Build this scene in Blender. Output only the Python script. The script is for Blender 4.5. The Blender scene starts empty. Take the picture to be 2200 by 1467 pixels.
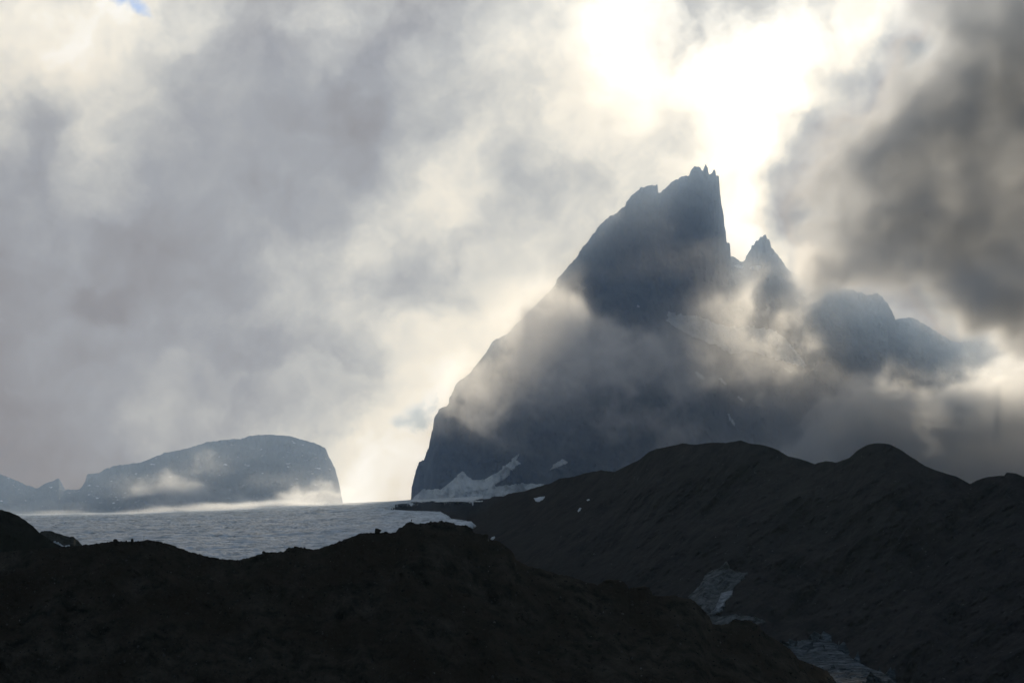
import bpy, bmesh, math, random
import numpy as np
from mathutils import Vector, Matrix
R = math.radians
SC = bpy.context.scene
random.seed(7)

# ------------------------------------------------------------------ camera
F = 4278.0                      # focal length in photo pixels (70 mm on a 36 mm frame)
HZ = 1150.0                     # photo row of the true horizon
PITCH = math.atan((HZ - 733.5) / F)
cam_d = bpy.data.cameras.new('camera'); cam = bpy.data.objects.new('camera', cam_d)
SC.collection.objects.link(cam); SC.camera = cam
cam_d.lens = 70.0; cam_d.sensor_width = 36.0; cam_d.clip_start = 1.0; cam_d.clip_end = 60000.0
cam.location = (0, 0, 0); cam.rotation_euler = (math.pi / 2 + PITCH, 0, 0)
CP, SP = math.cos(PITCH), math.sin(PITCH)

def ray(px, py):
    s = (np.asarray(px, float) - 1100.0) / F
    t = (733.5 - np.asarray(py, float)) / F
    return s, CP - t * SP, SP + t * CP
def at(px, py, Y):
    s, dy, dz = ray(px, py)
    return np.stack(np.broadcast_arrays(s / dy * Y, Y + 0 * s, dz / dy * Y), -1)
def azel(px, py):
    s, dy, dz = ray(px, py)
    return np.degrees(np.arctan2(s, dy)), np.degrees(np.arctan2(dz, np.sqrt(s * s + dy * dy)))
def py_of(z, Y):                # photo row of height z at distance Y
    t = (z * CP - Y * SP) / (Y * CP + z * SP)
    return 733.5 - t * F

# ------------------------------------------------------------------ node helper (shader and geometry trees)
class NB:
    def __init__(s, nt): s.nt = nt
    def new(s, t, **kw):
        n = s.nt.nodes.new(t)
        for k, v in kw.items(): setattr(n, k, v)
        return n
    def put(s, sock, v):
        if isinstance(v, bpy.types.NodeSocket): s.nt.links.new(v, sock)
        elif v is not None: sock.default_value = v
    def m(s, op, a, b=None, c=None, clamp=False):
        n = s.new('ShaderNodeMath', operation=op); n.use_clamp = clamp
        s.put(n.inputs[0], a); s.put(n.inputs[1], b)
        if c is not None: s.put(n.inputs[2], c)
        return n.outputs[0]
    def vm(s, op, a, b=None, scale=None):
        n = s.new('ShaderNodeVectorMath', operation=op)
        s.put(n.inputs[0], a)
        if b is not None: s.put(n.inputs[1], b)
        if scale is not None: s.put(n.inputs['Scale'], scale)
        return n.outputs[0]
    def xyz(s, x, y, z):
        n = s.new('ShaderNodeCombineXYZ')
        s.put(n.inputs[0], x); s.put(n.inputs[1], y); s.put(n.inputs[2], z)
        return n.outputs[0]
    def sep(s, v):
        n = s.new('ShaderNodeSeparateXYZ'); s.put(n.inputs[0], v); return n.outputs
    def noise(s, v, scale, detail=6, rough=.55, lac=2.0, dist=0.0, color=False):
        n = s.new('ShaderNodeTexNoise'); s.put(n.inputs['Vector'], v)
        s.put(n.inputs['Scale'], scale); s.put(n.inputs['Detail'], float(detail))
        s.put(n.inputs['Roughness'], rough); s.put(n.inputs['Lacunarity'], lac); s.put(n.inputs['Distortion'], dist)
        return n.outputs['Color' if color else 0]
    def curve(s, x, pts):
        n = s.new('ShaderNodeFloatCurve'); cv = n.mapping.curves[0]
        n.mapping.extend = 'HORIZONTAL'; n.mapping.use_clip = False
        pts = sorted(pts)
        cv.points[0].location = pts[0]; cv.points[1].location = pts[-1]
        for p in pts[1:-1]: cv.points.new(p[0], p[1])
        n.mapping.update(); s.put(n.inputs['Value'], x)
        return n.outputs[0]
    def table(s, x, y, xs, ys, M, rank=8):
        """smooth 2-D table: sum of separable products; x, y sockets, xs / ys knot positions, M[row y][col x]"""
        xs = np.asarray(xs, float); ys = np.asarray(ys, float); M = np.asarray(M, float)
        if xs[0] > xs[-1]: xs = xs[::-1]; M = M[:, ::-1]
        if ys[0] > ys[-1]: ys = ys[::-1]; M = M[::-1]
        U, S, V = np.linalg.svd(M, full_matrices=False)
        tx = s.m('DIVIDE', s.m('SUBTRACT', x, float(xs[0])), float(xs[-1] - xs[0]), clamp=True)
        ty = s.m('DIVIDE', s.m('SUBTRACT', y, float(ys[0])), float(ys[-1] - ys[0]), clamp=True)
        un = (xs - xs[0]) / (xs[-1] - xs[0]); vn = (ys - ys[0]) / (ys[-1] - ys[0])
        acc = None
        for k in range(min(rank, len(S))):
            if S[k] < 1e-6: break
            a, b = V[k], U[:, k] * S[k]
            ca = (a - a.min()) / (np.ptp(a) + 1e-9); cb = (b - b.min()) / (np.ptp(b) + 1e-9)
            fa = s.m('MULTIPLY_ADD', s.curve(tx, list(zip(un.tolist(), ca.tolist()))), float(np.ptp(a)), float(a.min()))
            fb = s.m('MULTIPLY_ADD', s.curve(ty, list(zip(vn.tolist(), cb.tolist()))), float(np.ptp(b)), float(b.min()))
            acc = s.m('MULTIPLY', fa, fb) if acc is None else s.m('MULTIPLY_ADD', fa, fb, acc)
        return acc
    def ramp(s, f, stops, interp='LINEAR'):
        n = s.new('ShaderNodeValToRGB'); cr = n.color_ramp; cr.interpolation = interp
        while len(cr.elements) < len(stops): cr.elements.new(.5)
        for e, (p, c) in zip(cr.elements, stops): e.position = p; e.color = (*c, 1)
        s.put(n.inputs[0], f); return n.outputs[0]
    def mix(s, f, a, b, kind='MIX'):
        n = s.new('ShaderNodeMix', data_type='RGBA', blend_type=kind)
        s.put(n.inputs[0], f); s.put(n.inputs[6], a); s.put(n.inputs[7], b)
        return n.outputs[2]
def lin(c): return tuple(((v / 255) / 12.92 if v / 255 <= .04045 else ((v / 255 + .055) / 1.055) ** 2.4) for v in c)

# ------------------------------------------------------------------ sky: Nishita blue with a broken cloud deck in front of the sun
SUNAZ, SUNEL = azel(1560, 110)
W = bpy.data.worlds.new("World"); SC.world = W; W.use_nodes = True
nt = W.node_tree; nt.nodes.clear(); b = NB(nt)
SKYX = list(range(0, 2201, 100)); SKYY = [0, 100, 200, 300, 400, 500, 600, 700, 800, 900, 1000, 1080]
SKY = [
 [212,212,228,212,205,185,190,195,185,180,195,210,225,245,243,222,222,235,222,242,190,118,110],
 [225,240,232,215,195,175,178,190,175,182,205,215,235,252,252,240,250,252,240,228,135,115,108],
 [220,225,215,195,175,170,165,165,165,190,205,210,225,250,252,255,255,245,222,160,130,118,108],
 [195,170,205,185,170,165,165,162,163,185,215,205,225,235,240,250,255,215,175,140,125,118,110],
 [172,172,188,168,165,163,163,168,185,215,235,200,205,225,235,240,255,190,145,130,120,118,112],
 [168,172,168,162,163,168,172,180,205,210,215,215,220,215,215,235,255,175,135,128,125,118,112],
 [162,164,160,160,162,166,185,190,195,185,215,225,220,215,215,225,250,210,160,128,120,115,112],
 [158,160,162,165,170,172,178,185,195,225,235,235,230,220,215,210,210,210,215,200,150,125,118],
 [155,160,164,168,172,178,185,195,210,235,238,235,225,215,200,190,180,150,150,130,115,110,108],
 [152,155,162,170,178,180,195,210,225,235,238,235,220,200,180,160,150,140,120,115,110,106,104],
 [148,150,155,170,185,195,215,235,243,243,238,230,215,200,170,150,140,125,115,110,106,102,100],
 [145,148,152,165,180,195,215,235,242,242,235,225,210,190,165,145,135,120,112,108,104,100,98]]
az = [float(azel(x, 600)[0]) for x in SKYX]; el = [float(azel(1100, y)[1]) for y in SKYY]
M = np.array(SKY, float) / 255
# unseen sky beyond the frame, shaped as fill light: dim blue, brighter at right
far_l, far_r, top, bot = M[:, :1] * .8, M[:, -1:] * .8, M[:1] * .9, M[-1:] * .9
M = np.hstack([np.full_like(far_l, .33), far_l, M, np.full_like(far_r, .72), np.full_like(far_l, .31)])
top = M[:1] * .85
M = np.vstack([np.full_like(top, .34), top, top * .95, M, M[-1:] * .8])
az = [-50, -24] + az + [22, 50]; el = [62, 42, 24] + el + [-6]
geo = b.new('ShaderNodeTexCoord').outputs['Generated']
gx, gy, gz = b.sep(geo)
A = b.m('MULTIPLY', b.m('ARCTAN2', gx, gy), 180 / math.pi)
E = b.m('MULTIPLY', b.m('ARCSINE', gz), 180 / math.pi)
P = b.xyz(A, E, 0.0)
def deg_noise(off, scale, detail, rough, color=False, stretch=None):
    v = b.vm('ADD', P, off)
    if stretch:
        mp = b.new('ShaderNodeMapping', vector_type='TEXTURE'); mp.inputs['Rotation'].default_value = (0, 0, stretch[0])
        mp.inputs['Scale'].default_value = (stretch[1], 1, 1); b.put(mp.inputs[0], v); v = mp.outputs[0]
    return b.noise(v, scale, detail, rough, color=color)
w1 = b.vm('SUBTRACT', deg_noise((3, 8, 1), .45, 5, .55, True), (.5, .5, .5))
Pw = b.vm('ADD', P, b.vm('SCALE', w1, scale=3.2))
ax, ey, _ = b.sep(Pw)
B0 = b.table(ax, ey, az, el, M, 12)
n1 = deg_noise((11, 2, 4), .32, 9, .56, stretch=(R(48), 1.8))
n2 = b.noise(b.vm('ADD', Pw, (5, 5, 9)), .9, 8, .6)
def blob(cx, cy, sx, sy):
    a0, e0 = azel(cx, cy)
    dx = b.m('DIVIDE', b.m('SUBTRACT', ax, float(a0)), sx); dy = b.m('DIVIDE', b.m('SUBTRACT', ey, float(e0)), sy)
    r2 = b.m('ADD', b.m('MULTIPLY', dx, dx), b.m('MULTIPLY', dy, dy))
    return b.m('EXPONENT', b.m('MULTIPLY', r2, -1.0))
amp = b.curve(B0, [(0, .08), (.45, .09), (.62, .12), (.72, .27), (.84, .30), (.92, .2), (1.0, .08)])
B1 = b.m('MULTIPLY_ADD', b.m('SUBTRACT', n1, .5), amp, B0)
B1 = b.m('MULTIPLY_ADD', b.m('SUBTRACT', n2, .5), b.m('MULTIPLY', amp, .65), B1)
B1 = b.m('SUBTRACT', B1, b.m('MULTIPLY', blob(1560, 130, 6.0, 5.0), .08))
AIR_T, AIR_H = (.66, .585, .47), (.22, .257, .30)      # what the air in front of the deck lets through and adds
def deck(c): return tuple(max(.012, (v - h) / t) for v, h, t in zip(lin(c), AIR_H, AIR_T))
cloud = b.ramp(B1, [(v / 255, deck(c)) if v > 90 else (v / 255, (.13, .185, .27)) for v, c in [  # lowest stops: added blue fill for the unseen sky
    (60, (58, 58, 64)), (88, (97, 96, 102)), (112, (112, 110, 114)), (125, (124, 121, 124)), (150, (150, 148, 151)), (165, (163, 164, 168)),
    (190, (190, 190, 188)), (215, (218, 215, 206)), (235, (239, 232, 217)), (248, (254, 250, 240)), (255, (255, 255, 253))]])
SKY_GAIN = 1.0
bright = b.m('MULTIPLY', b.m('SUBTRACT', B1, .80), 3.6, clamp=True)
glow = b.m('MULTIPLY_ADD', b.m('MULTIPLY', blob(1560, 140, 3.6, 3.4), bright), 2.5, SKY_GAIN)
cloud = b.vm('SCALE', cloud, scale=glow)
sky = b.new('ShaderNodeTexSky', sky_type='NISHITA'); sky.sun_disc = False
sky.sun_elevation = R(float(SUNEL)); sky.sun_rotation = R(float(SUNAZ)); sky.altitude = 2800
SKY_STRENGTH = .10
cloud = b.vm('SCALE', cloud, scale=1 / SKY_STRENGTH)
hole = b.m('ADD', b.m('MULTIPLY', blob(262, 14, .55, .38), .9), b.m('MULTIPLY', blob(915, 885, .45, .35), .92), clamp=True)
hole = b.m('MULTIPLY', b.m('SUBTRACT', hole, b.m('MULTIPLY', n2, .45)), 1.6, clamp=True)
hs = b.curve(b.m('DIVIDE', E, 20.0), [(0, .38), (.18, .40), (.75, 1.1), (1, 1.1)])
skyc = b.mix(hole, cloud, b.vm('MULTIPLY', sky.outputs[0], b.xyz(hs, b.m('MULTIPLY', hs, 1.06), b.m('MULTIPLY', hs, 1.3))))
bg = b.new('ShaderNodeBackground'); b.put(bg.inputs[0], skyc); bg.inputs[1].default_value = SKY_STRENGTH
out = b.new('ShaderNodeOutputWorld'); nt.links.new(bg.outputs[0], out.inputs[0])
W.cycles.sampling_method = 'MANUAL'; W.cycles.sample_map_resolution = 1024

# ------------------------------------------------------------------ sun (veiled by thin cloud)
sd = bpy.data.lights.new('sun', 'SUN'); sun = bpy.data.objects.new('sun', sd); SC.collection.objects.link(sun)
sd.energy = 2.1; sd.angle = R(5); sd.color = (1, .985, .92)
v = Vector((math.sin(R(SUNAZ)) * math.cos(R(SUNEL)), math.cos(R(SUNAZ)) * math.cos(R(SUNEL)), math.sin(R(SUNEL))))
sun.rotation_euler = v.to_track_quat('Z', 'Y').to_euler()
SC.view_settings.view_transform = 'Standard'; SC.view_settings.look = 'None'
SC.view_settings.exposure = 0; SC.view_settings.gamma = 1
SC.cycles.volume_bounces = 5; SC.cycles.volume_step_rate = 1.0; SC.cycles.volume_max_steps = 512
SC.cycles.max_bounces = 5; SC.cycles.diffuse_bounces = 2

# ------------------------------------------------------------------ numpy noise
def _hash(ix, iy, seed):
    h = (ix.astype(np.int64) * 374761393 + iy.astype(np.int64) * 668265263 + seed * 974634777) & 0xffffffff
    h = ((h ^ (h >> 13)) * 1274126177) & 0xffffffff
    h = ((h ^ (h >> 16)) * 2246822519) & 0xffffffff
    return (h ^ (h >> 15)) / 4294967295.0 * 2 * math.pi
def perlin(x, y, seed=0):
    xi, yi = np.floor(x), np.floor(y); fx, fy = x - xi, y - yi
    u = fx * fx * fx * (fx * (fx * 6 - 15) + 10); w = fy * fy * fy * (fy * (fy * 6 - 15) + 10)
    def g(a, c):
        t = _hash(xi + a, yi + c, seed); return np.cos(t) * (fx - a) + np.sin(t) * (fy - c)
    return ((1 - u) * (1 - w) * g(0, 0) + u * (1 - w) * g(1, 0) + (1 - u) * w * g(0, 1) + u * w * g(1, 1)) * 1.5
def fbm(x, y, seed=0, octv=6, gain=.5, ridged=False):
    s, a, n = 0, 1.0, 0
    for k in range(octv):
        p = perlin(x * 2 ** k + 17.3 * k, y * 2 ** k - 9.1 * k, seed + k * 31)
        if ridged: p = 1 - 2 * np.abs(p)
        s = s + a * p; n += a; a *= gain
    return s / n

# ------------------------------------------------------------------ object helpers
def tag(o, label=None, cat=None, group=None, kind=None):
    for k, v_ in (('label', label), ('category', cat), ('group', group), ('kind', kind)):
        if v_: o[k] = v_
    return o
def mesh_obj(name, verts, faces, mat, parent=None, smooth=True):
    me = bpy.data.meshes.new(name)
    verts = np.asarray(verts, np.float32); faces = np.asarray(faces, np.int32)
    me.vertices.add(len(verts)); me.vertices.foreach_set('co', verts.ravel())
    k = faces.shape[1]; me.loops.add(faces.size); me.loops.foreach_set('vertex_index', faces.ravel())
    me.polygons.add(len(faces)); me.polygons.foreach_set('loop_start', np.arange(0, faces.size, k, dtype=np.int32))
    me.polygons.foreach_set('loop_total', np.full(len(faces), k, np.int32))
    me.polygons.foreach_set('use_smooth', np.full(len(faces), smooth, bool))
    me.update(calc_edges=True); me.validate()
    me.materials.append(mat)
    o = bpy.data.objects.new(name, me); SC.collection.objects.link(o)
    if parent is not None: o.parent = parent
    return o
def grid_faces(nr, nc):
    i = np.arange(nr - 1)[:, None] * nc + np.arange(nc - 1)[None]
    return np.stack([i, i + 1, i + nc + 1, i + nc], -1).reshape(-1, 4)

def mat(name, build, rough=.95):
    m = bpy.data.materials.new(name); m.use_nodes = True
    n = NB(m.node_tree); bs = m.node_tree.nodes['Principled BSDF']
    bs.inputs['Roughness'].default_value = rough; bs.inputs['Specular IOR Level'].default_value = .02
    build(n, bs); return m
def pos(n): return n.new('ShaderNodeNewGeometry').outputs['Position']
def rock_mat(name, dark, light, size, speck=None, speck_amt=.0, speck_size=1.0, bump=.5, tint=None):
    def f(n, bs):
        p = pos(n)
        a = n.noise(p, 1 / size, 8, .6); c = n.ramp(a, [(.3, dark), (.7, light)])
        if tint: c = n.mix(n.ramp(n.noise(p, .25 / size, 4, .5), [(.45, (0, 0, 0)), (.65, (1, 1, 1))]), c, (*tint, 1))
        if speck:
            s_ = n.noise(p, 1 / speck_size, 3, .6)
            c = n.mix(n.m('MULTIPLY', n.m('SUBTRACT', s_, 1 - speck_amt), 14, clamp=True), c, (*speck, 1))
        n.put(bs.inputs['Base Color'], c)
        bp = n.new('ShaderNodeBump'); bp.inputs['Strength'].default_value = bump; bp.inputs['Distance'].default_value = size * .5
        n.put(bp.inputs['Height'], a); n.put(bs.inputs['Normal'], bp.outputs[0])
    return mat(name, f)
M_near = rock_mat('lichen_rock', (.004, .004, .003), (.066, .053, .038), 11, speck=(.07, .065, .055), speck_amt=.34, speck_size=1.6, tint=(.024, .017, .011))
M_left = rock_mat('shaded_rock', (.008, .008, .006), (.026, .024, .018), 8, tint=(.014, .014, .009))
M_pale = rock_mat('pale_rock', (.018, .018, .014), (.06, .056, .048), 5)
M_hill = rock_mat('scree_slope', (.013, .0115, .013), (.047, .037, .034), 45, speck=(.10, .095, .09), speck_amt=.33, speck_size=9, bump=.3, tint=(.030, .025, .024))
M_peak = rock_mat('dark_gneiss', (.015, .017, .02), (.12, .12, .118), 80, bump=1.0)
M_dome = rock_mat('far_gneiss', (.04, .043, .045), (.09, .09, .09), 50)
def snow_build(n, bs):
    p = pos(n); a = n.noise(p, 1 / 40, 7, .6)
    n.put(bs.inputs['Base Color'], n.ramp(a, [(.3, (.46, .47, .47)), (.7, (.70, .70, .69))]))
    bp = n.new('ShaderNodeBump'); bp.inputs['Strength'].default_value = .4; bp.inputs['Distance'].default_value = 5
    n.put(bp.inputs['Height'], n.noise(p, 1 / 15, 6, .6)); n.put(bs.inputs['Normal'], bp.outputs[0])
M_snow = mat('old_snow', snow_build, .8)
def ice_build(n, bs):
    p = pos(n); a = n.noise(p, 1 / 25, 8, .65)
    n.put(bs.inputs['Base Color'], n.ramp(a, [(.3, (.30, .30, .28)), (.5, (.62, .62, .60)), (.68, (.82, .82, .80))]))
M_grey = mat('grey_snow', lambda n, bs: n.put(bs.inputs['Base Color'], n.ramp(n.noise(pos(n), 1 / 12, 7, .65), [(.35, (.12, .12, .12)), (.65, (.38, .38, .37))])), .85)
M_ice = mat('glacier_ice', ice_build, .7)
def dirty_build(n, bs):
    p = pos(n); a = n.noise(p, 1 / 14, 8, .65)
    n.put(bs.inputs['Base Color'], n.ramp(a, [(.35, (.04, .04, .038)), (.55, (.11, .11, .105)), (.72, (.20, .20, .19))]))
M_dirty = mat('dirty_ice', dirty_build, .8)

# ------------------------------------------------------------------ relief: one solid ridge or mountain from a skyline
def prof(pts, x):
    p = np.array(sorted(pts), float); return np.interp(x, p[:, 0], p[:, 1])
class Relief:
    def __init__(s, name, line, Yr, Yb, pyb, x0, x1, dx, rows, material, jag=1.0, jagf=.12, amp=20, freq=.01, rot=0.0,
                 stretch=1.0, ridged=True, seed=1, back=400, drop=300, floor=-262, power=1.0, low_rows=30, fine=.26):
        s.__dict__.update(locals()); s.line = line
        xs = np.arange(x0, x1 + dx, dx); sk = s.sky(xs)
        # rows run from the crest to the lowest seen row, then down to the valley floor
        v_ = np.linspace(0, 1, rows) ** 1.15
        PX, V = np.meshgrid(xs, v_)
        PYB = prof(pyb, PX); PY = sk[None] + (PYB - sk[None]) * V
        Y = s.depth(PX, PY); front = at(PX, PY, Y)
        last = front[-1]; t = np.linspace(0, 1, low_rows + 1)[1:, None, None]
        foot = last.copy(); fall = np.maximum(last[:, 2] - floor, 1); foot[:, 2] = floor; foot[:, 1] -= fall * .9
        low = last[None] * (1 - t) + foot[None] * t
        crest = front[0]; tb = np.linspace(0, 1, 40)[1:, None]
        bk = np.repeat(crest[None], 39, 0)
        nb = fbm(bk[..., 0] * freq * 2, tb * 5 + 0 * bk[..., 0], seed + 5, 4)
        bk[..., 1] += tb * back; bk[..., 2] -= (tb ** 1.1) * drop * (1 + .25 * nb) + 0
        bk[..., 2] = np.maximum(bk[..., 2], floor)
        bk[-1, :, 2] = floor
        V3 = np.concatenate([bk[::-1], front, low], 0)
        nr, nc = V3.shape[:2]
        s.obj = mesh_obj(name, V3.reshape(-1, 3), grid_faces(nr, nc)[:, ::-1], material)
        s.obj['kind'] = 'structure'
    def sky(s, x):
        y = prof(s.line, x + s.jag * .9 * fbm(x * .22, 0 * x + s.seed, s.seed + 3, 4, .6))
        return y + s.jag * (fbm(x * s.jagf, 0 * x + s.seed, s.seed, 5, .62) * 1.6 + .5 * np.maximum(perlin(x * .31, 0 * x + s.seed + .5, s.seed + 8), 0))
    def depth(s, px, py):
        sk = s.sky(px); pb = prof(s.pyb, px)
        v_ = np.clip((py - sk) / np.maximum(pb - sk, 1), 0, 1.4)
        Yr, Yb = prof(s.Yr, px), prof(s.Yb, px)
        Y = Yr + (Yb - Yr) * np.abs(v_) ** s.power
        X = (px - 1100) / F * Yr; Z = (HZ - py) / F * Yr
        c, n_ = math.cos(s.rot), math.sin(s.rot)
        a = (X * c + Z * n_) * s.freq; d = (-X * n_ + Z * c) * s.freq / s.stretch
        wx = .35 * fbm(a * .6, d * .6, s.seed + 50, 3)
        n1 = fbm(a + wx, d + wx, s.seed, 7, .52, s.ridged)
        n2 = fbm(a * 7, d * 7 * s.stretch ** .7, s.seed + 9, 5, .65)
        n3 = fbm(a * 2.3 + 5, d * 2.6, s.seed + 14, 5, .6, True)
        env = np.clip(v_ * 6, 0, 1) * .6 + .4
        if s.ridged: n1 = n1 - .3; n3 = n3 - .3
        env = env * prof([(-500,1),(0,1)] if s.name != 'hill' or s.x0 < 700 else [(800,.12),(1000,.25),(1250,.8),(1400,1)], px)
        return Y - s.amp * env * (n1 + s.fine * n2 + .35 * n3)

L_fore = [(-400,1215),(-100,1196),(0,1186),(77,1178),(116,1175),(155,1172),(176,1170.5),(209,1167),(232,1163),(247,1161),(270,1163),(294,1162),(321,1159.5),(348,1163.6),(371,1170.5),
 (406,1184),(444,1194),(483,1201),(514,1202),(541,1195.6),(556,1190),(575,1186),(595,1185),(610,1184),(620,1176),(638,1173.6),(657,1177.5),(665,1179),(684,1179),(700,1172),(719,1166.7),(753.6,1153),
 (780,1144),(803,1144),(831,1143),(834,1144),(850,1142),(857,1134),(867,1130),(873,1122.5),(880,1121),(886,1122),(896,1125),(911,1124),(924,1120),(940,1121),(947,1118),(953,1120),
 (975,1122.5),(979,1127),(1001,1129),(1014,1134),(1018,1144),(1033,1146.5),(1046,1150),(1048,1156),(1053,1160),(1064,1159),(1080,1168),(1094,1179),(1102,1186),(1110,1203),(1133,1215),(1168,1223),
 (1198,1233),(1229,1238),(1253,1248),(1283,1255.6),(1294,1251),(1307,1246),(1334,1245),(1347,1255.6),(1351,1263),(1376,1260),(1396,1261),(1403,1279),(1423,1280.7),(1442,1277),(1484,1286.5),(1489,1288),
 (1508,1306),(1525,1325),(1531,1340),(1562,1340.6),(1574,1331),(1609,1331),(1632,1344),(1640,1358),(1670,1375),(1697,1393),(1717,1416),(1748,1427.5),(1779,1441),(1798,1466),(1830,1500),(1900,1560),(2100,1700)]
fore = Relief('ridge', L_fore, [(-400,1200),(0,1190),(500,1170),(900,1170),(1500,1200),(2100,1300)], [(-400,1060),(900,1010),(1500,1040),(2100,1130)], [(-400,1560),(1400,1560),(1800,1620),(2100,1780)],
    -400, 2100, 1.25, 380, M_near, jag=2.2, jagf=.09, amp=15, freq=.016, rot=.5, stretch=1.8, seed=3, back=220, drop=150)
tag(fore.obj, 'near black rocky ridge crossing the bottom of the picture')
L_lh = [(-400,1040),(-120,1075),(0,1094),(19,1099),(39,1107),(55,1118),(70,1129),(83,1142),(112,1163),(140,1176),(200,1195),(400,1230)]
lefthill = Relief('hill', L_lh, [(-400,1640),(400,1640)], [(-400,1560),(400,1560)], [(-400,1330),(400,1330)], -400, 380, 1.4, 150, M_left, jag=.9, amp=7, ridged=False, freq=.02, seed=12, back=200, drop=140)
L_lk = [(20,1165),(83,1146),(88,1141),(97,1139.5),(112,1140.5),(121,1145),(128,1146),(140,1150),(150,1153),(153,1152),(158,1152.5),(163,1157),(170,1163),(176,1170),(190,1184),(260,1230)]
knoll = Relief('hill', L_lk, [(0,1960),(260,1960)], [(0,1890),(260,1890)], [(0,1230),(260,1260)], 20, 250, 1.0, 90, M_pale, jag=.8, jagf=.2, amp=12, freq=.03, seed=21, back=90, drop=90)
L_mid = [(800,1106),(822,1098),(828,1093.5),(838,1087.6),(847,1084),(855.6,1086),(873,1083),(885,1078),(896,1077.7),(911,1079.6),(925.5,1076),(934,1076.7),(966,1080),(976,1078),(998,1080),(1013,1076.7),
 (1023,1073),(1033,1071.6),(1049,1071),(1061,1066),(1082,1065.5),(1093,1060),(1105,1058),(1125,1055),(1140,1050),(1156,1045),(1179,1039),(1202,1027.5),(1233,1023.7),(1256,1016),(1291,1010),(1322,1013),(1349,998.6),(1372,988),(1396,969.6),
 (1410,963.5),(1431,960),(1466,952),(1493,955),(1527,950),(1558,951),(1591,946),(1616,953),(1647,957),(1670,965.7),(1694,980),(1721,986),(1750,996),(1775,989.7),(1798,993),(1825,983),(1844,965.7),
 (1864,955),(1880,951.8),(1900,952),(1914,955),(1941,969.6),(1987,1000.5),(2018,1012),(2061,1025.6),(2084,1039),(2103,1029.5),(2126,1023),(2157,1021.7),(2163,1014),(2184,1016.7),(2200,1023.7),(2300,1040),(2600,1080)]
hill = Relief('hill', L_mid, [(800,5250),(1000,5150),(1200,4700),(1500,4050),(1900,3500),(2600,3200)], [(800,5000),(1000,4300),(1200,3700),(1500,3150),(1900,2850),(2600,2600)],
    [(800,1150),(1000,1250),(1200,1330),(1500,1400),(1700,1440),(1900,1520),(2600,1560)], 800, 2600, 1.8, 330, M_hill, fine=.12, jag=1.2, jagf=.05, amp=125, freq=.0042, rot=-.75, stretch=2.6, seed=33, back=900, drop=500)
L_peak = [(700,1120),(868,1108),(880,1090),(883,1070),(883.5,1050),(890,1026),(894,1009),(900,992),(911,985),(917,971.5),(921,958),(924,944),(929.5,920),(933,900),(938,888),(943,879),(955,874),(963,868),(965,857),(974,838.6),(977,828),(989,815),
 (1009,804),(1018,787),(1038,767),(1059,733),(1090,716),(1125,680),(1158,648),(1195,609),(1197,600),(1211,583),(1240,552),(1246,538.6),(1263,518),(1291,480.6),(1311,463.6),(1342,445),(1345,434.6),(1359,417.6),
 (1376,404),(1393,399),(1411,396.5),(1413.5,398),(1414.5,416),(1427,405.7),(1441,392),(1461,382),(1480,375),(1485,365),(1490,358.6),(1505,358),(1508,366),(1512.4,360),(1516,353),(1520,361),(1522.6,373),(1529,373),
 (1532,368),(1536,365),(1539,378),(1544,377),(1546.5,402),(1547.5,416),(1551,443),(1556,470),(1560,511),(1562,520),(1568,521),(1570.5,550),(1594,562),(1599,561),(1604,548),(1607,546),(1610,537),(1613,536),(1615,527),(1620,526),(1623,518),(1629,517),(1633,508),(1637,508),(1640,503),(1645,504),
 (1648,513),(1653,515),(1657,530),(1666,541),(1690,575),(1711,590),(1740,592),(1790,607),(1835,624),(1865,634),(1884,628),(1905,648),(1925,685),(1962,682),(2007,708),(2049,735),(2112,732),(2200,744),(2500,800),(2700,830)]
peak = Relief('mountain', L_peak, [(700,6300),(900,6300),(1200,6700),(1550,7000),(2700,6800)], [(700,5750),(1200,5700),(2700,5600)], [(700,1160),(2700,1160)], 700, 2600, 1.5, 420, M_peak,
    jag=4.0, jagf=.07, amp=190, freq=.0026, rot=.25, stretch=2.2, seed=44, back=1500, drop=1300, power=1.1)
L_dome = [(-400,985),(-100,1003),(0,1018),(39,1033),(58,1042),(81,1048),(87,1044),(97,1038),(104,1036),(112,1033),(116,1030),(124,1028),(127,1027),(128.5,1044),(137,1055),(143,1051),(170,1051),(178,1042),(184,1031),(187,1018),(213,1015),
 (228,1006),(247,1000),(301,993),(332,981),(352,973),(406,962),(441,950),(470,946),(499,942.5),(515,943),(537,935.6),(576,933),(622,936),(657,946),(680,953),(699,962),(707,981),(719,1004),(728,1035),(730,1058),(733,1070),(734,1086),(760,1120),(800,1130)]
def dome_build(n, bs):
    p = pos(n); a = n.noise(p, 1 / 50, 8, .6); c = n.ramp(a, [(.3, (.04, .043, .045)), (.7, (.09, .09, .09))])
    s_ = n.noise(n.vm('MULTIPLY', p, (1, 1, 2.6)), 1 / 26, 4, .55)
    c = n.mix(n.m('MULTIPLY', n.m('SUBTRACT', s_, .66), 30, clamp=True), c, (.75, .76, .78, 1))
    n.put(bs.inputs['Base Color'], c)
M_domes = mat('snow_flecked_rock', dome_build)
dome = Relief('mountain', L_dome, [(-400,6500),(800,6500)], [(-400,6000),(800,6000)], [(-400,1150),(800,1150)], -400, 800, 1.5, 200, M_domes, jag=2.0, jagf=.1, amp=110, freq=.004, rot=.3, stretch=1.6, seed=55, back=900, drop=420)

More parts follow.
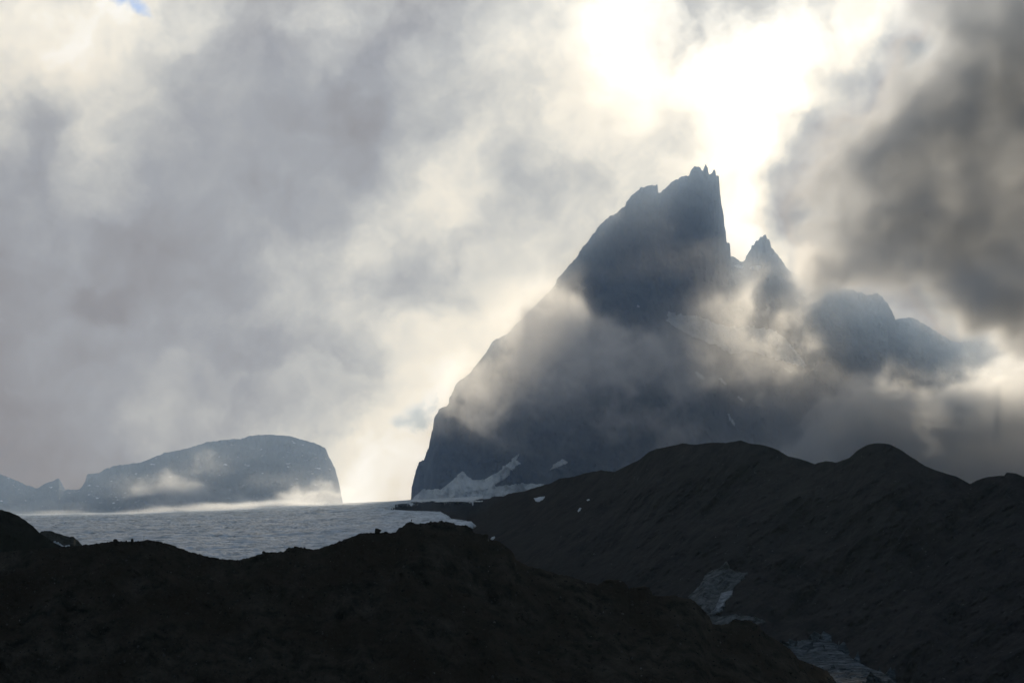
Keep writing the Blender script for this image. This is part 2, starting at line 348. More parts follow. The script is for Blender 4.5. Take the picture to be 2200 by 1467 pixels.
# ------------------------------------------------------------------ glacier plateau
def glacier():
    xs = np.arange(-500, 1040, 2.2); nr = 620
    t = np.linspace(0, 1, nr)[:, None]
    X0 = xs[None]
    pyf = prof([(-500,1118),(40,1104),(300,1100),(500,1092),(620,1087),(733,1081),(850,1076.5),(885,1073.5),(960,1070),(1040,1066)], X0)
    Yn, Yf = 1900.0, 5650.0
    Y = Yn + (Yf - Yn) * t ** 1.35 + 0 * X0
    zf = at(X0, pyf, Yf)[..., 2]; zn = -52.0
    u = (Y - Yn) / (Yf - Yn)
    z = zn + (zf - zn) * (u * .96 + .04 * u * u)
    s_ = (X0 - 1100) / F; x = s_ / CP * Y
    wx = 90 * fbm(x * .002, Y * .002, 71, 3)
    cre = fbm(x * .006, (Y + wx + .3 * x) * .032, 72, 6, .66, True)
    und = fbm(x * .0016, Y * .003, 73, 4)
    fade = np.clip((1 - u) * 6, .12, 1)
    z = z + cre * 6.5 * fade + und * 6.0 * fade
    P_ = np.stack([x, Y, z], -1)
    # right-hand margin: the ice ends at a lip against the rock spit
    lim = np.interp(py_of(z, Y), [1060,1074,1079,1084,1088,1093,1096,1098,1104,1108,1113,1117,1120,1126,1300], [1600,1600,905,845,832,826,880,945,955,962,960,1000,1016,1004,1004])
    lim = lim + 10 * fbm(Y * .02, 0 * Y, 74, 4)
    over = np.clip(X0 - lim, 0, None)
    P_[..., 2] -= np.minimum(over * 1.2, 60)
    back = np.repeat(P_[-1:], 3, 0); back[0, :, 2] -= 10; back[0, :, 1] += 40; back[1, :, 2] -= 60; back[1, :, 1] += 90; back[2, :, 2] = -262; back[2, :, 1] += 140
    front = np.repeat(P_[:1], 1, 0); front[..., 2] = -262; front[..., 1] -= 150
    V_ = np.concatenate([front, P_, back], 0)
    ov = np.concatenate([over[:1], over, over[-1:], over[-1:], over[-1:]], 0).ravel()
    gf = grid_faces(*V_.shape[:2]); gf = gf[ov[gf].max(1) < 9]
    o = mesh_obj('glacier', V_.reshape(-1, 3), gf, M_ice); o['kind'] = 'structure'
    return o
glacier()

# lower glacier tongue in the valley on the right
def tongue():
    xs = np.arange(1560, 2080, 1.0); pys = np.arange(1366, 1560, .9)
    PX, PY = np.meshgrid(xs, pys)
    z0 = -150.0
    Y = 3000 - (PY - 1366) * 5.2
    step = fbm(PX * .020 + .2 * fbm(PX * .05, PY * .05, 5, 3), (PY + (PX - 1700) * np.where(PX < 1760, .25, -.08)) * .075, 81, 5, .55, True)
    Y = Y - 24 * step - 5 * fbm(PX * .05, PY * .2, 82, 4)
    P_ = at(PX, PY, Y)
    edge = np.interp(PX, [1560,1640,1700,1760,1790,1800,1830,1860,1890,1910,2080], [1396,1385,1376,1371,1378,1392,1412,1430,1440,1452,1640]) + 4 * fbm(PX * .06, 0 * PX, 83, 4)
    keep = (PY > edge)
    keep[0] = False
    f = grid_faces(*PX.shape); k = keep.ravel()[f].all(1)
    f = f[k]; used, inv = np.unique(f, return_inverse=True); f = inv.reshape(-1, 4)
    o = mesh_obj('glacier', P_.reshape(-1, 3)[used], f[:, ::-1], M_tongue, smooth=True); o['kind'] = 'structure'
    m_ = o.modifiers.new('thickness', 'SOLIDIFY'); m_.thickness = 14; m_.offset = -1
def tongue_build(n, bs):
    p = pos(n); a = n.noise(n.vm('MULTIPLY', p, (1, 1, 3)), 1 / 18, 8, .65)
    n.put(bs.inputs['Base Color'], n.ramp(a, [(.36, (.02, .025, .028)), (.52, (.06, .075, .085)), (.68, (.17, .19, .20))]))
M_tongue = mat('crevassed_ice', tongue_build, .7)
tongue()

# ------------------------------------------------------------------ snow patches: sheets with thickness lying on a slope
def inside(poly, x, y):
    p = np.array(poly, float); r = np.zeros(x.shape, bool); j = len(p) - 1
    for i in range(len(p)):
        c = ((p[i, 1] > y) != (p[j, 1] > y)) & (x < (p[j, 0] - p[i, 0]) * (y - p[i, 1]) / (p[j, 1] - p[i, 1] + 1e-9) + p[i, 0])
        r ^= c; j = i
    return r
PATCH_N = [0]
def patch(poly, rel, material, name='snow_patch', step=1.0, lift=7.0, jag=2.0, jagf=.12, thick=5.0):
    PATCH_N[0] += 1; sd_ = 100 + PATCH_N[0]
    p = np.array(poly, float); x0, y0 = p.min(0) - 4; x1, y1 = p.max(0) + 4
    PX, PY = np.meshgrid(np.arange(x0, x1, step), np.arange(y0, y1, step))
    qx = PX + jag * fbm(PX * jagf, PY * jagf, sd_, 4) * 1.5; qy = PY + jag * fbm(PX * jagf, PY * jagf, sd_ + 7, 4) * 1.5
    keep = inside(poly, qx, qy) & (PY > rel.sky(PX) + .5)
    Y = rel.depth(PX, PY) - lift
    P_ = at(PX, PY, Y)
    f = grid_faces(*PX.shape); f = f[keep.ravel()[f].all(1)]
    if not len(f): return None
    used, inv = np.unique(f, return_inverse=True)
    o = mesh_obj(name, P_.reshape(-1, 3)[used], inv.reshape(-1, 4)[:, ::-1], material)
    m_ = o.modifiers.new('thickness', 'SOLIDIFY'); m_.thickness = thick; m_.offset = -1
    o['kind'] = 'structure'; return o
def z4(pts): return [(800 + x / 2.934, 600 + y / 2.934) for x, y in pts]
def z6(pts): return [(1400 + x / 2.6675, 500 + y / 2.6675) for x, y in pts]
def z3(pts): return [(1400 + x / 2.5875, 900 + y / 2.5875) for x, y in pts]
patch(z4([(243,1385),(290,1345),(330,1312),(336,1325),(400,1318),(430,1322),(500,1270),(545,1225),(570,1203),(598,1240),(640,1262),(700,1262),(800,1207),(862,1155),(905,1110),(932,1088),(908,1138),(936,1155),
          (885,1190),(860,1235),(812,1270),(765,1303),(900,1292),(1000,1286),(1110,1290),(1110,1420),(700,1450),(243,1450)]), peak, M_snow, step=1.0)
patch(z4([(1118,1200),(1150,1165),(1195,1130),(1215,1140),(1245,1152),(1190,1170),(1150,1192)]), peak, M_snow, jag=1)
patch(z6([(90,455),(180,470),(260,480),(330,500),(390,525),(470,540),(560,530),(640,545),(700,555),(750,590),(800,640),(840,690),(880,740),(900,765),(850,770),(780,740),(700,720),(640,700),(560,680),(450,690),(360,640),(250,600),(160,560),(90,510)]), peak, M_snow, step=1.3, jag=5)
patch(z6([(555,205),(575,190),(625,185),(632,195),(610,213),(590,216)]), peak, M_snow, jag=.8)
patch(z6([(470,185),(500,180),(528,192),(515,206),(490,198)]), peak, M_snow, jag=.8)
patch(z6([(245,795),(262,795),(310,830),(290,840),(262,825)]), peak, M_snow, jag=.8)
patch(z6([(380,830),(400,828),(436,870),(425,874),(400,855)]), peak, M_snow, jag=.8)
patch(z6([(755,775),(770,770),(810,797),(790,803)]), peak, M_snow, jag=.8)
patch(z6([(430,1035),(445,1040),(480,1095),(470,1105),(445,1070)]), peak, M_snow, jag=1)
patch(z6([(490,935),(505,935),(528,965),(515,965)]), peak, M_snow, jag=.8)
patch([(1369,654),(1374,657),(1373,662),(1370,659)], peak, M_snow, jag=.3, step=.7)
patch(z3([(200,985),(260,930),(310,850),(370,830),(415,790),(425,825),(470,845),(535,850),(500,890),(450,945),(400,965),(355,1060),(320,1085),(260,1040)]), hill, M_dirty, jag=2)
patch(z3([(385,965),(455,945),(445,975),(405,1010),(390,1060),(355,1082),(320,1085),(350,1050),(370,1010)]), hill, M_grey, jag=1, lift=12)
patch(z3([(260,1050),(320,1088),(380,1095),(440,1085),(560,1095),(610,1110),(640,1125),(560,1140),(440,1160),(330,1150)]), hill, M_dirty, jag=2)
patch([(1146,1070),(1152,1068),(1160,1066.5),(1170,1065.5),(1168,1070),(1158,1077.5),(1150,1076)], hill, M_snow, jag=.8, step=.8)
patch([(1240,1098),(1245,1090),(1249,1090),(1246,1096),(1242,1099)], hill, M_snow, jag=.5, step=.7)
patch([(1258,1074),(1264,1071.5),(1269,1072),(1262,1075)], hill, M_snow, jag=.4, step=.7)
patch([(1053,1158),(1056,1153),(1063,1150.5),(1064,1154),(1058,1159)], hill, M_snow, jag=.5, step=.7)
patch([(112,1163),(120,1164),(130,1168),(138,1172),(150,1170),(151,1174),(135,1178),(120,1175),(125,1171)], knoll, M_snow, jag=.8, step=.7, lift=2, thick=1.5)

# ------------------------------------------------------------------ ground under everything, out to the horizon
def ground():
    n = 60; a = np.linspace(-1, 1, n); g = np.sign(a) * np.abs(a) ** 2 * 40000
    X, Y = np.meshgrid(g, g + 3000); Z = -260 + 6 * fbm(X * .0005, Y * .0005, 91, 4)
    o = mesh_obj('ground', np.stack([X, Y, Z], -1).reshape(-1, 3), grid_faces(n, n), M_hill); o['kind'] = 'structure'
ground()

# ------------------------------------------------------------------ boulders, scree, marker pole and the person on the crest
def ico(sub):
    bm = bmesh.new(); bmesh.ops.create_icosphere(bm, subdivisions=sub, radius=1)
    v_ = np.array([v.co[:] for v in bm.verts]); f_ = np.array([[x.index for x in f.verts] for f in bm.faces]); bm.free(); return v_, f_
ICO = ico(3)
rng = np.random.default_rng(5)
def boulder(px, py, w, h, label, group=None, material=M_near, Y=None, sharp=.55, sink=.3):
    v_ = ICO[0].copy(); k = rng.integers(6, 11)
    for _ in range(k):                                   # broken planes
        d = rng.normal(size=3); d /= np.linalg.norm(d); c = rng.uniform(sharp, .85)
        q = v_ @ d; v_ -= np.outer(np.maximum(q - c, 0), d)
    o3 = rng.uniform(0, 50)
    v_ *= (1 + .10 * fbm(v_[:, 0] * 2 + o3, v_[:, 1] * 2 + v_[:, 2] * 1.7, 7, 4))[:, None]
    Y = float(fore.depth(np.array([px]), np.array([py]))[0]) if Y is None else Y
    m_ = Y / F; v_ *= np.array([w * m_ * .55, w * m_ * .6, h * m_ * .62])
    base = at(px, py, Y); base = base + np.array([0, 1.0, h * m_ * (.5 - sink)])
    o = mesh_obj('boulder', v_, ICO[1], material, smooth=False); o.location = base.tolist()
    o.rotation_euler = (0, rng.uniform(-.15, .15), rng.uniform(0, 6))
    return tag(o, label, 'boulder', group)
G_SKY = 'boulders standing on the near ridge crest'
for px, py, w, h, lb in [
    (247, 1163, 9, 7, 'broad dark boulder on the left crest, farthest left of the boulders there'),
    (271, 1164, 4, 5, 'small pointed dark stone on the left crest, between the broad boulder and the upright one'),
    (283.5, 1164, 7, 9, 'upright pointed dark stone on the crest, just left of the marker pole'),
    (322, 1164, 10, 5, 'low flat dark boulder on the crest, just right of the marker pole'),
    (567, 1188, 8, 7, 'spiky dark boulder on the slope right of the glacier dip'),
    (583, 1188, 9, 4, 'low dark boulder right of the spiky one by the glacier dip'),
    (634, 1176, 6, 4, 'rounded dark stone on top of the small hump left of centre'),
    (654, 1178, 5, 4, 'small dark stone on the right side of the small hump left of centre'),
    (664, 1181, 3, 4, 'tiny upright stone at the right foot of the small hump'),
    (811, 1143, 14, 12, 'large blocky dark boulder on the crest left of the person'),
    (829, 1145, 8, 5, 'low dark stone between the blocky boulder and the person'),
    (903.5, 1127, 4, 5, 'small dark stone on the crest just right of the person'),
    (925, 1122, 6, 4, 'flat dark stone on the crest left of the central high point'),
    (948, 1121, 9, 5, 'flat dark boulder on the high point of the near ridge'),
    (1001, 1131, 8, 5, 'dark boulder where the near ridge starts down to the right'),
    (1044, 1153, 10, 8, 'dark boulder beside the tiny snow patch right of the high point'),
    (1307, 1252, 22, 9, 'wide dark boulder on the descending right part of the ridge'),
    (1378, 1266, 20, 9, 'wide dark boulder lower on the right part of the ridge, after the first wide one'),
    (1578, 1338, 18, 12, 'dark boulder above the lower ice, near the dirty snow patch'),
    (1640, 1362, 9, 8, 'dark boulder low on the ridge crest above the lower glacier')]:
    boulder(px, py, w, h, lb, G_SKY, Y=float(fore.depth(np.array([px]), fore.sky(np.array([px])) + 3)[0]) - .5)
G_FACE = 'boulders scattered on the near slope'
for i in range(90):
    px = rng.uniform(-30, 1700); top = float(fore.sky(np.array([px]))[0]); py = rng.uniform(top + 8, max(top + 30, 1480))
    if py > 1490: continue
    w = 5 + 12 * rng.random() ** 2.2
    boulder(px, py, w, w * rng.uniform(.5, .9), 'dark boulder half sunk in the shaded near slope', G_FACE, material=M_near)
def scree():
    n = 9000; V_, F_ = ico(1); nv = len(V_)
    px = rng.uniform(-60, 1820, n); top = fore.sky(px); py = top + 2 + (1510 - top) * rng.random(n) ** 1.1
    cl = fbm(px * .02, py * .03, 400, 4) > -.12; px, py = px[cl], py[cl]; n = len(px)
    Y = fore.depth(px, py); P_ = at(px, py, Y)
    sz = .22 + .75 * rng.random(n) ** 4
    v_ = V_[None] * (sz[:, None, None] * rng.uniform(.5, 1.2, (n, 1, 3))) * rng.uniform(.75, 1.15, (n, nv, 1))
    v_ = v_ + P_[:, None, :] + np.array([0, -.1, .05])
    f_ = (F_[None] + (np.arange(n) * nv)[:, None, None]).reshape(-1, 3)
    o = mesh_obj('scree', v_.reshape(-1, 3), f_, M_stone, smooth=False); o['kind'] = 'stuff'
def stone_build(n, bs):
    g = n.new('ShaderNodeNewGeometry').outputs['Random Per Island']
    n.put(bs.inputs['Base Color'], n.ramp(g, [(0, (.008, .007, .006)), (.7, (.03, .027, .022)), (.97, (.06, .056, .05)), (1, (.13, .12, .11))]))
M_stone = mat('loose_stones', stone_build)
scree()

def plain(name, c, rough=.8): return mat(name, lambda n, bs: n.put(bs.inputs['Base Color'], (*c, 1)), rough)
M_pole, M_skin, M_coat, M_trs, M_hair = plain('weathered_pole', (.03, .028, .025)), plain('skin', (.30, .18, .13)), plain('dark_jacket', (.015, .017, .022)), plain('dark_trousers', (.012, .012, .014)), plain('dark_hair', (.02, .014, .01))
def tube(pts, rad, seg=8):
    v_, f_ = [], []
    for i, (p_, r_) in enumerate(zip(pts, rad)):
        for k in range(seg):
            t = 2 * math.pi * k / seg; v_.append((p_[0] + r_ * math.cos(t), p_[1] + r_ * math.sin(t), p_[2]))
    for i in range(len(pts) - 1):
        for k in range(seg): f_.append((i * seg + k, i * seg + (k + 1) % seg, (i + 1) * seg + (k + 1) % seg, (i + 1) * seg + k))
    return v_, f_
Yp = float(fore.depth(np.array([309.]), fore.sky(np.array([309.])) + 1)[0]); gp = at(309, float(fore.sky(np.array([309.]))[0]) + 1.5, Yp)
v_, f_ = tube([(0, 0, -.5), (0, 0, 1.4), (.02, 0, 3.3)], [.07, .06, .05])
pole = mesh_obj('marker_pole', v_, f_, M_pole); pole.location = gp.tolist(); tag(pole, 'thin upright marker pole on the left part of the ridge crest', 'pole')
v_, f_ = tube([(0, 0, 3.22), (0, 0, 3.3)], [.3, .3]); mesh_obj('crosspiece', [(x, y * .2, z) for x, y, z in v_], f_, M_pole, pole)

def skin(name, pts, edges, rad, material, parent, sub=2):
    me = bpy.data.meshes.new(name); me.from_pydata(pts, edges, []); me.update()
    o = bpy.data.objects.new(name, me); SC.collection.objects.link(o); o.parent = parent; me.materials.append(material)
    m_ = o.modifiers.new('skin', 'SKIN'); m_.use_smooth_shade = True
    for v, r_ in zip(me.skin_vertices[0].data, rad): v.radius = r_ if isinstance(r_, tuple) else (r_, r_)
    me.skin_vertices[0].data[0].use_root = True
    m_ = o.modifiers.new('sub', 'SUBSURF'); m_.levels = sub; m_.render_levels = sub
    return o
yq = fore.sky(np.array([884.])); Yq = float(fore.depth(np.array([884.]), yq + 1)[0]); gq = at(884, float(yq[0]) + .6, Yq)
per = bpy.data.objects.new('person', None); SC.collection.objects.link(per); per.location = gq.tolist()
tag(per, 'tiny dark figure of a person standing on the bumpy near ridge before the glacier', 'person')
bp = [(0,0,.95),(0,0,1.12),(0,0,1.36),(0,-.01,1.50),(0,-.02,1.60),(0,-.02,1.72),
      (.10,0,.90),(.12,-.02,.50),(.13,.02,.10),(.14,-.14,.04),(-.10,0,.90),(-.12,-.02,.50),(-.13,.02,.10),(-.14,-.14,.04),
      (.19,0,1.42),(.25,.02,1.14),(.24,-.08,.90),(.24,-.11,.82),(-.19,0,1.42),(-.25,.02,1.14),(-.24,-.08,.90),(-.24,-.11,.82)]
be = [(0,1),(1,2),(2,3),(3,4),(4,5),(0,6),(6,7),(7,8),(8,9),(0,10),(10,11),(11,12),(12,13),(2,14),(14,15),(15,16),(16,17),(2,18),(18,19),(19,20),(20,21)]
skin('body', bp, be, [(.16,.11),(.14,.10),(.17,.11),.055,.085,.075,.09,.06,.045,.04,.09,.06,.045,.04,.06,.045,.035,.03,.06,.045,.035,.03], M_skin, per)
skin('jacket', [bp[0], bp[1], bp[2], (0,0,1.46), bp[14], bp[15], (.24,-.07,.93), bp[18], bp[19], (-.24,-.07,.93)], [(0,1),(1,2),(2,3),(2,4),(4,5),(5,6),(2,7),(7,8),(8,9)],
     [(.19,.14),(.18,.13),(.20,.14),.08,.08,.065,.055,.08,.065,.055], M_coat, per)
skin('trousers', [(0,0,.96), bp[6], bp[7], (.13,.02,.14), bp[10], bp[11], (-.13,.02,.14)], [(0,1),(1,2),(2,3),(0,4),(4,5),(5,6)], [(.17,.12),.11,.085,.07,.11,.085,.07], M_trs, per)
v2, f2 = ico(2); v2 = v2 * np.array([.088, .10, .09]) + np.array([0, .01, 1.745]); mesh_obj('hair', v2, f2, M_hair, per)

# ------------------------------------------------------------------ haze
def volume_mat(name, color, density, g):
    m = bpy.data.materials.new(name); m.use_nodes = True; nt = m.node_tree; nt.nodes.clear()
    pv = nt.nodes.new('ShaderNodeVolumePrincipled'); o = nt.nodes.new('ShaderNodeOutputMaterial')
    pv.inputs['Color'].default_value = (*color, 1); pv.inputs['Density'].default_value = density; pv.inputs['Anisotropy'].default_value = g; pv.inputs['Absorption Color'].default_value = (1, 1, 1, 1)
    nt.links.new(pv.outputs[0], o.inputs['Volume']); return m
HAZE = True
if HAZE:
    X0, X1, Y0, Y1, Z0, Z1 = -4500, 4500, -600, 9200, -275, 1650
    vs = [(x, y, z) for z in (Z0, Z1) for y in (Y0, Y1) for x in (X0, X1)]
    fs = [(0,2,3,1),(4,5,7,6),(0,1,5,4),(2,6,7,3),(0,4,6,2),(1,3,7,5)]
    hz = mesh_obj('haze', vs, fs, volume_mat('haze', (.55, .80, 1.0), 6e-6, .5), smooth=False)
    hz['kind'] = 'stuff'
    X0, X1, Y0, Y1, Z0, Z1 = -4400, 4400, 4900, 6900, -270, 1600
    vs = [(x, y, z) for z in (Z0, Z1) for y in (Y0, Y1) for x in (X0, X1)]
    hz = mesh_obj('mist', vs, fs, volume_mat('blue_air', (.52, .70, 1.0), 3.4e-4, .4), smooth=False)
    hz['kind'] = 'stuff'

# ------------------------------------------------------------------ mist: drifting cloud banks, real volumes lit by the sun and sky
def bank(name, Yc, half, px, py, T, k=1.0, wide=0, warp=(420, 170, 110, 45), nscale=1 / 300, contrast=2.4, soft=.5, veil=.6, core_k=1.5, rough=.66, voxel=(6, 10, 6), color=(1, 1, 1), g=.72, seedv=0.0, slope=0.0, zmax=None):
    T = np.array(T, float); px = list(px)
    if wide: px = px + [px[-1] + wide]; T = np.hstack([T, T[:, -1:]])
    tau = T
    xs = [float(at(x, 800, Yc)[0]) for x in px]; zs = [float(at(1100, y, Yc)[2]) for y in py]
    x0, x1 = min(xs) - 120, max(xs) + 120; z0, z1 = min(zs) - 60, max(zs) + 60
    y0, y1 = Yc - half * 1.6 - 60, Yc + half * 1.6 + 60
    ng = bpy.data.node_groups.new(name, 'GeometryNodeTree')
    ng.interface.new_socket('Geometry', in_out='INPUT', socket_type='NodeSocketGeometry')
    ng.interface.new_socket('Geometry', in_out='OUTPUT', socket_type='NodeSocketGeometry')
    n = NB(ng); p = n.new('GeometryNodeInputPosition').outputs[0]
    ps = n.vm('MULTIPLY', n.vm('ADD', p, (seedv * 1000, seedv * 500, -seedv * 700)), (1, .14, 1))
    wa = n.vm('SCALE', n.vm('SUBTRACT', n.noise(ps, 1 / warp[0], 3, .5, color=True), (.5, .5, .5)), scale=float(warp[1]) * 2)
    wb = n.vm('SCALE', n.vm('SUBTRACT', n.noise(ps, 1 / warp[2], 4, .55, color=True), (.5, .5, .5)), scale=float(warp[3]) * 2)
    q = n.vm('ADD', p, n.vm('ADD', wa, wb)); qx, qy, qz = n.sep(q)
    t = n.m('MAXIMUM', n.table(qx, qz, xs, zs, tau, 12), 0.0)
    f = n.noise(n.vm('ADD', ps, wb), nscale, 7, rough)
    # torn edges: the noise decides where the bank is dense, the table how much of it is
    core = n.m('DIVIDE', n.m('SUBTRACT', n.m('MULTIPLY_ADD', n.m('SUBTRACT', f, .5), contrast, t), .40), soft, clamp=True)
    core = n.m('MULTIPLY', n.m('MULTIPLY', core, n.m('MULTIPLY', t, 4.0, clamp=True)), n.m('MULTIPLY_ADD', t, core_k, .3))
    body = n.m('MULTIPLY_ADD', n.m('MULTIPLY', t, t), veil, core)
    yy = n.m('DIVIDE', n.m('SUBTRACT', qy, Yc), float(half))
    pr = n.m('EXPONENT', n.m('MULTIPLY', n.m('MULTIPLY', yy, yy), -1.5))
    # no density on the faces of the grid
    ox, oy, oz = n.sep(p)
    def edge(v, a, c, w): return n.m('MULTIPLY', n.m('DIVIDE', n.m('SUBTRACT', v, a), w, clamp=True), n.m('DIVIDE', n.m('SUBTRACT', c, v), w, clamp=True))
    e = n.m('MULTIPLY', edge(ox, x0, x1, 100.0), n.m('MULTIPLY', edge(oz, z0, z1, 50.0), edge(oy, y0, y1, 60.0)))
    d = n.m('MULTIPLY', n.m('MULTIPLY', body, k), n.m('MULTIPLY', pr, e))
    d = n.m('MULTIPLY', d, 60.0 / (half * 1.45))          # stored x60 (thin veils are clipped from a grid otherwise), undone in the material
    vc = n.new('GeometryNodeVolumeCube')
    n.put(vc.inputs['Density'], d); vc.inputs['Min'].default_value = (x0, y0, z0); vc.inputs['Max'].default_value = (x1, y1, z1)
    for ax_, lo, hi, vx in (('X', x0, x1, voxel[0]), ('Y', y0, y1, voxel[1]), ('Z', z0, z1, voxel[2])):
        vc.inputs['Resolution ' + ax_].default_value = max(8, int((hi - lo) / vx))
    sm = n.new('GeometryNodeSetMaterial'); m_ = volume_mat(name, color, 1 / 60, g); sm.inputs['Material'].default_value = m_
    go = n.new('NodeGroupOutput'); ng.links.new(vc.outputs[0], sm.inputs[0]); ng.links.new(sm.outputs[0], go.inputs[0])
    cx, cy, cz = (x0 + x1) / 2, Yc, (z0 + z1) / 2
    vs = [(x, y, z) for z in (z0, z1) for y in (y0, y1) for x in (x0, x1)]
    fs = [(0,2,3,1),(4,5,7,6),(0,1,5,4),(2,6,7,3),(0,4,6,2),(1,3,7,5)]
    o = mesh_obj(name, vs, fs, m_, smooth=False)
    md = o.modifiers.new('bank', 'NODES'); md.node_group = ng
    o['kind'] = 'stuff'; return o

CX = [900,1000,1100,1200,1300,1400,1500,1600,1650,1700,1750,1800,1850,1900,2000,2100,2200]
bank('mist', 4500, 55, CX, [350,400,450,500,550,600,640,680,710,750,800,840,900,950,1000,1060], [
 [0]*17,
 [0,0,0,0,.03,.06,.05,0,0,0,0,0,0,0,0,0,0],
 [0,0,0,.03,.05,.08,.04,0,0,0,0,0,0,0,0,0,0],
 [0,0,0,.06,.04,.08,.05,0,0,.1,.1,.1,.1,.1,.1,.1,.1],
 [0,0,0,.12,.05,.08,.1,.03,.05,.3,.4,.4,.4,.4,.4,.4,.4],
 [0,0,.1,.2,.06,.08,.2,.22,.12,.45,.6,.7,.6,.6,.6,.6,.6],
 [0,.05,.2,.3,.1,.12,.35,.35,.1,.25,.5,.55,.3,.35,.4,.4,.4],
 [0,.1,.25,.35,.3,.4,.5,.45,.2,.2,.35,.25,.1,.1,.15,.2,.25],
 [.05,.2,.3,.35,.4,.5,.5,.45,.35,.3,.25,.12,.05,.05,.05,.05,.1],
 [.1,.25,.35,.4,.45,.55,.5,.5,.4,.3,.2,.1,.05,.05,.05,.1,.1],
 [.15,.3,.35,.4,.45,.45,.5,.5,.45,.35,.25,.1,.1,.1,.05,.1,.1],
 [.15,.3,.35,.35,.3,.25,.3,.4,.4,.4,.3,.25,.2,.2,.15,.2,.25],
 [.1,.25,.3,.3,.25,.2,.25,.3,.35,.3,.25,.22,.2,.2,.2,.2,.2],
 [.05,.1,.2,.2,.2,.2,.3,.35,.35,.35,.3,.25,.2,.2,.2,.2,.2],
 [0,0,.1,.15,.2,.25,.35,.4,.4,.35,.3,.25,.2,.2,.2,.2,.2],
 [0,0,0,0,.1,.3,.4,.4,.4,.4,.4,.4,.4,.4,.4,.4,.4]], seedv=1.3, contrast=3.6, soft=.55, k=.9, veil=1.9, core_k=1.6, nscale=1 / 200, warp=(420, 150, 110, 60))
bank('mist', 5620, 60, [1400,1500,1600,1700,1750,1800,1850,1900,1950,2000,2050,2100,2200,2300], [700,740,780,820,860,900,950,1000,1060], [
 [0,0,0,0,0,0,0,0,0,0,.05,.2,.4,.5],
 [0,0,0,0,0,0,0,0,0,0,.05,.25,.45,.5],
 [0,0,.1,.1,.05,.05,.1,.1,.05,.05,.1,.3,.5,.55],
 [0,.1,.2,.2,.15,.2,.5,.6,.3,.15,.4,.6,.7,.8],
 [.05,.1,.3,.3,.4,.65,.85,.85,.7,.6,.8,.9,.95,.95],
 [.1,.15,.3,.4,.6,.85,.95,.95,.95,.95,.95,.95,1,1],
 [.1,.2,.4,.65,.85,.95,1,1,1,1,1,1,1,1],
 [.2,.4,.65,.9,.95,1,1,1,1,1,1,1,1,1],
 [.2,.4,.65,.9,.95,1,1,1,1,1,1,1,1,1]], seedv=9.0, wide=400, contrast=2.6, k=1.4, veil=.9)
bank('mist', 4250, 40, [980,1040,1100,1150,1200,1250,1300,1350,1400,1500], [560,600,640,680,720,760,800,840,880,920,960], [
 [0,0,0,0,0,0,0,0,0,0],
 [0,0,.05,.12,.15,.1,.05,0,0,0],
 [0,.05,.15,.35,.4,.3,.1,.05,0,0],
 [0,.1,.4,.65,.7,.5,.25,.15,.1,0],
 [.05,.2,.55,.65,.65,.5,.3,.3,.2,0],
 [.1,.3,.6,.6,.65,.6,.45,.35,.2,0],
 [.1,.25,.5,.6,.65,.55,.4,.2,.1,0],
 [.1,.3,.4,.5,.45,.35,.2,.1,0,0],
 [.1,.35,.3,.25,.25,.15,.05,0,0,0],
 [0,.2,.2,0,0,0,0,0,0,0],
 [0,0,0,0,0,0,0,0,0,0]], seedv=2.0, warp=(260, 80, 80, 48), nscale=1 / 110, voxel=(4.5, 9, 4.5), k=1.3, contrast=3.0, soft=.7, veil=1.2)
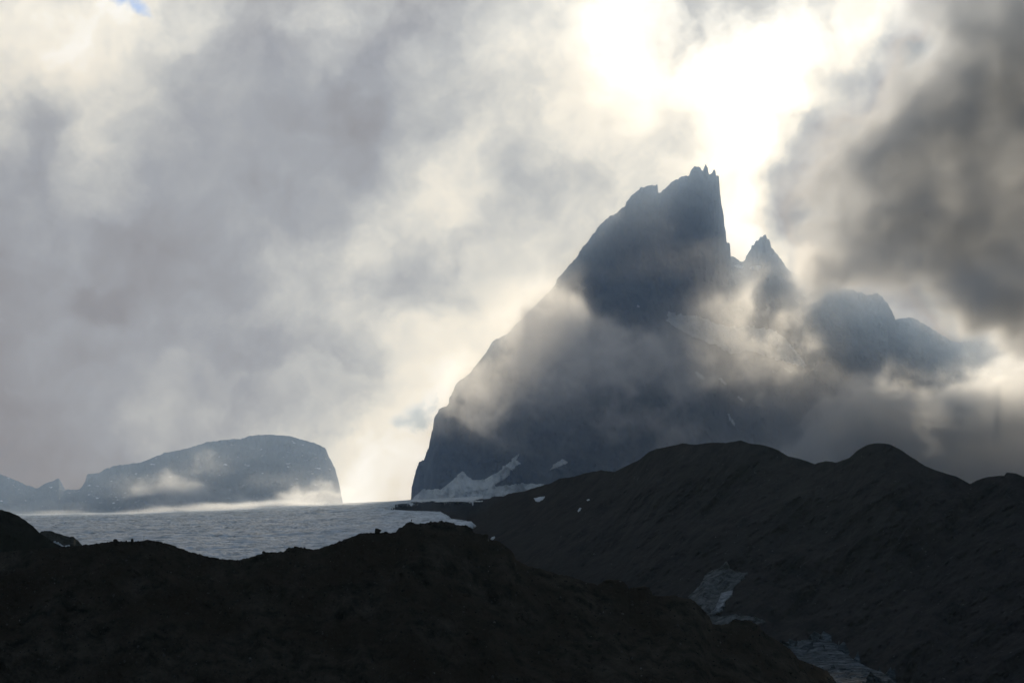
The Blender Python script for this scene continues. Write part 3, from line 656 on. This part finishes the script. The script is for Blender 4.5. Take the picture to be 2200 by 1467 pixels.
bank('mist', 5830, 70, [0,100,200,300,400,450,500,550,600,650,700,750,800], [920,950,980,1010,1040,1060,1080,1095,1115], [
 [0]*13,
 [0,0,0,0,.1,.1,.1,.1,.05,.1,.05,.1,.1],
 [0,0,0,.05,.2,.28,.2,.15,.1,.1,.15,.1,.1],
 [.05,.05,.1,.1,.3,.35,.2,.1,.1,.2,.2,.2,.1],
 [.1,.1,.15,.4,.4,.3,.2,.3,.3,.3,.3,.3,.2],
 [.1,.1,.15,.5,.6,.6,.5,.3,.3,.4,.4,.4,.3],
 [.1,.1,.1,.3,.5,.6,.7,.8,.8,.7,.6,.4,.3],
 [.2,.2,.3,.4,.6,.7,.7,.7,.6,.5,.3,.2,.1],
 [.2,.2,.3,.4,.6,.6,.6,.6,.5,.4,.2,.1,.1]], seedv=3.0, warp=(260, 60, 80, 32), nscale=1 / 130, voxel=(7, 14, 5), contrast=1.9, veil=1.0)

bank('cloud', 5050, 110, [1500,1600,1700,1800,1900,2000,2100,2200,2300], [-150,0,100,200,300,400,500,600,680,740], [
 [0,0,0,0,0,.5,.9,1,1],
 [0,0,0,0,.1,.5,.9,1,1],
 [0,0,0,0,.3,.8,1,1,1],
 [0,0,0,.25,.7,1,1,1,1],
 [0,.1,.3,.6,.9,1,1,1,1],
 [0,.1,.45,.8,1,1,1,1,1],
 [0,.05,.4,.8,1,1,1,1,1],
 [0,0,.4,.6,.75,.9,1,1,1],
 [0,0,0,.1,.15,.35,.65,.9,.9],
 [0,0,0,0,0,0,.15,.4,.4]], seedv=4.0, wide=500, k=2.5, warp=(420, 120, 130, 85), nscale=1 / 260, contrast=2.1, soft=.7, veil=.5, voxel=(8, 14, 8), g=.55)

bank('mist', 5350, 150, [-100,100,300,400,500,600,700,800,900], [1050,1062,1070,1078,1084,1090,1096,1102,1110], [
 [0]*9,
 [0,0,0,0,0,.05,.1,0,0],
 [0,0,0,0,.05,.15,.3,.2,0],
 [0,0,.05,.15,.2,.45,.6,.4,.1],
 [.05,.05,.1,.3,.5,.7,.7,.4,.1],
 [.1,.1,.3,.6,.8,.7,.4,.2,0],
 [.2,.2,.6,.8,.6,.4,.2,.1,0],
 [.5,.5,.6,.4,.2,.1,.1,0,0],
 [.3,.3,.2,.1,0,0,0,0,0]], seedv=6.0, warp=(260, 26, 80, 9), nscale=1 / 120, voxel=(12, 24, 2.5), veil=.6, k=.55)
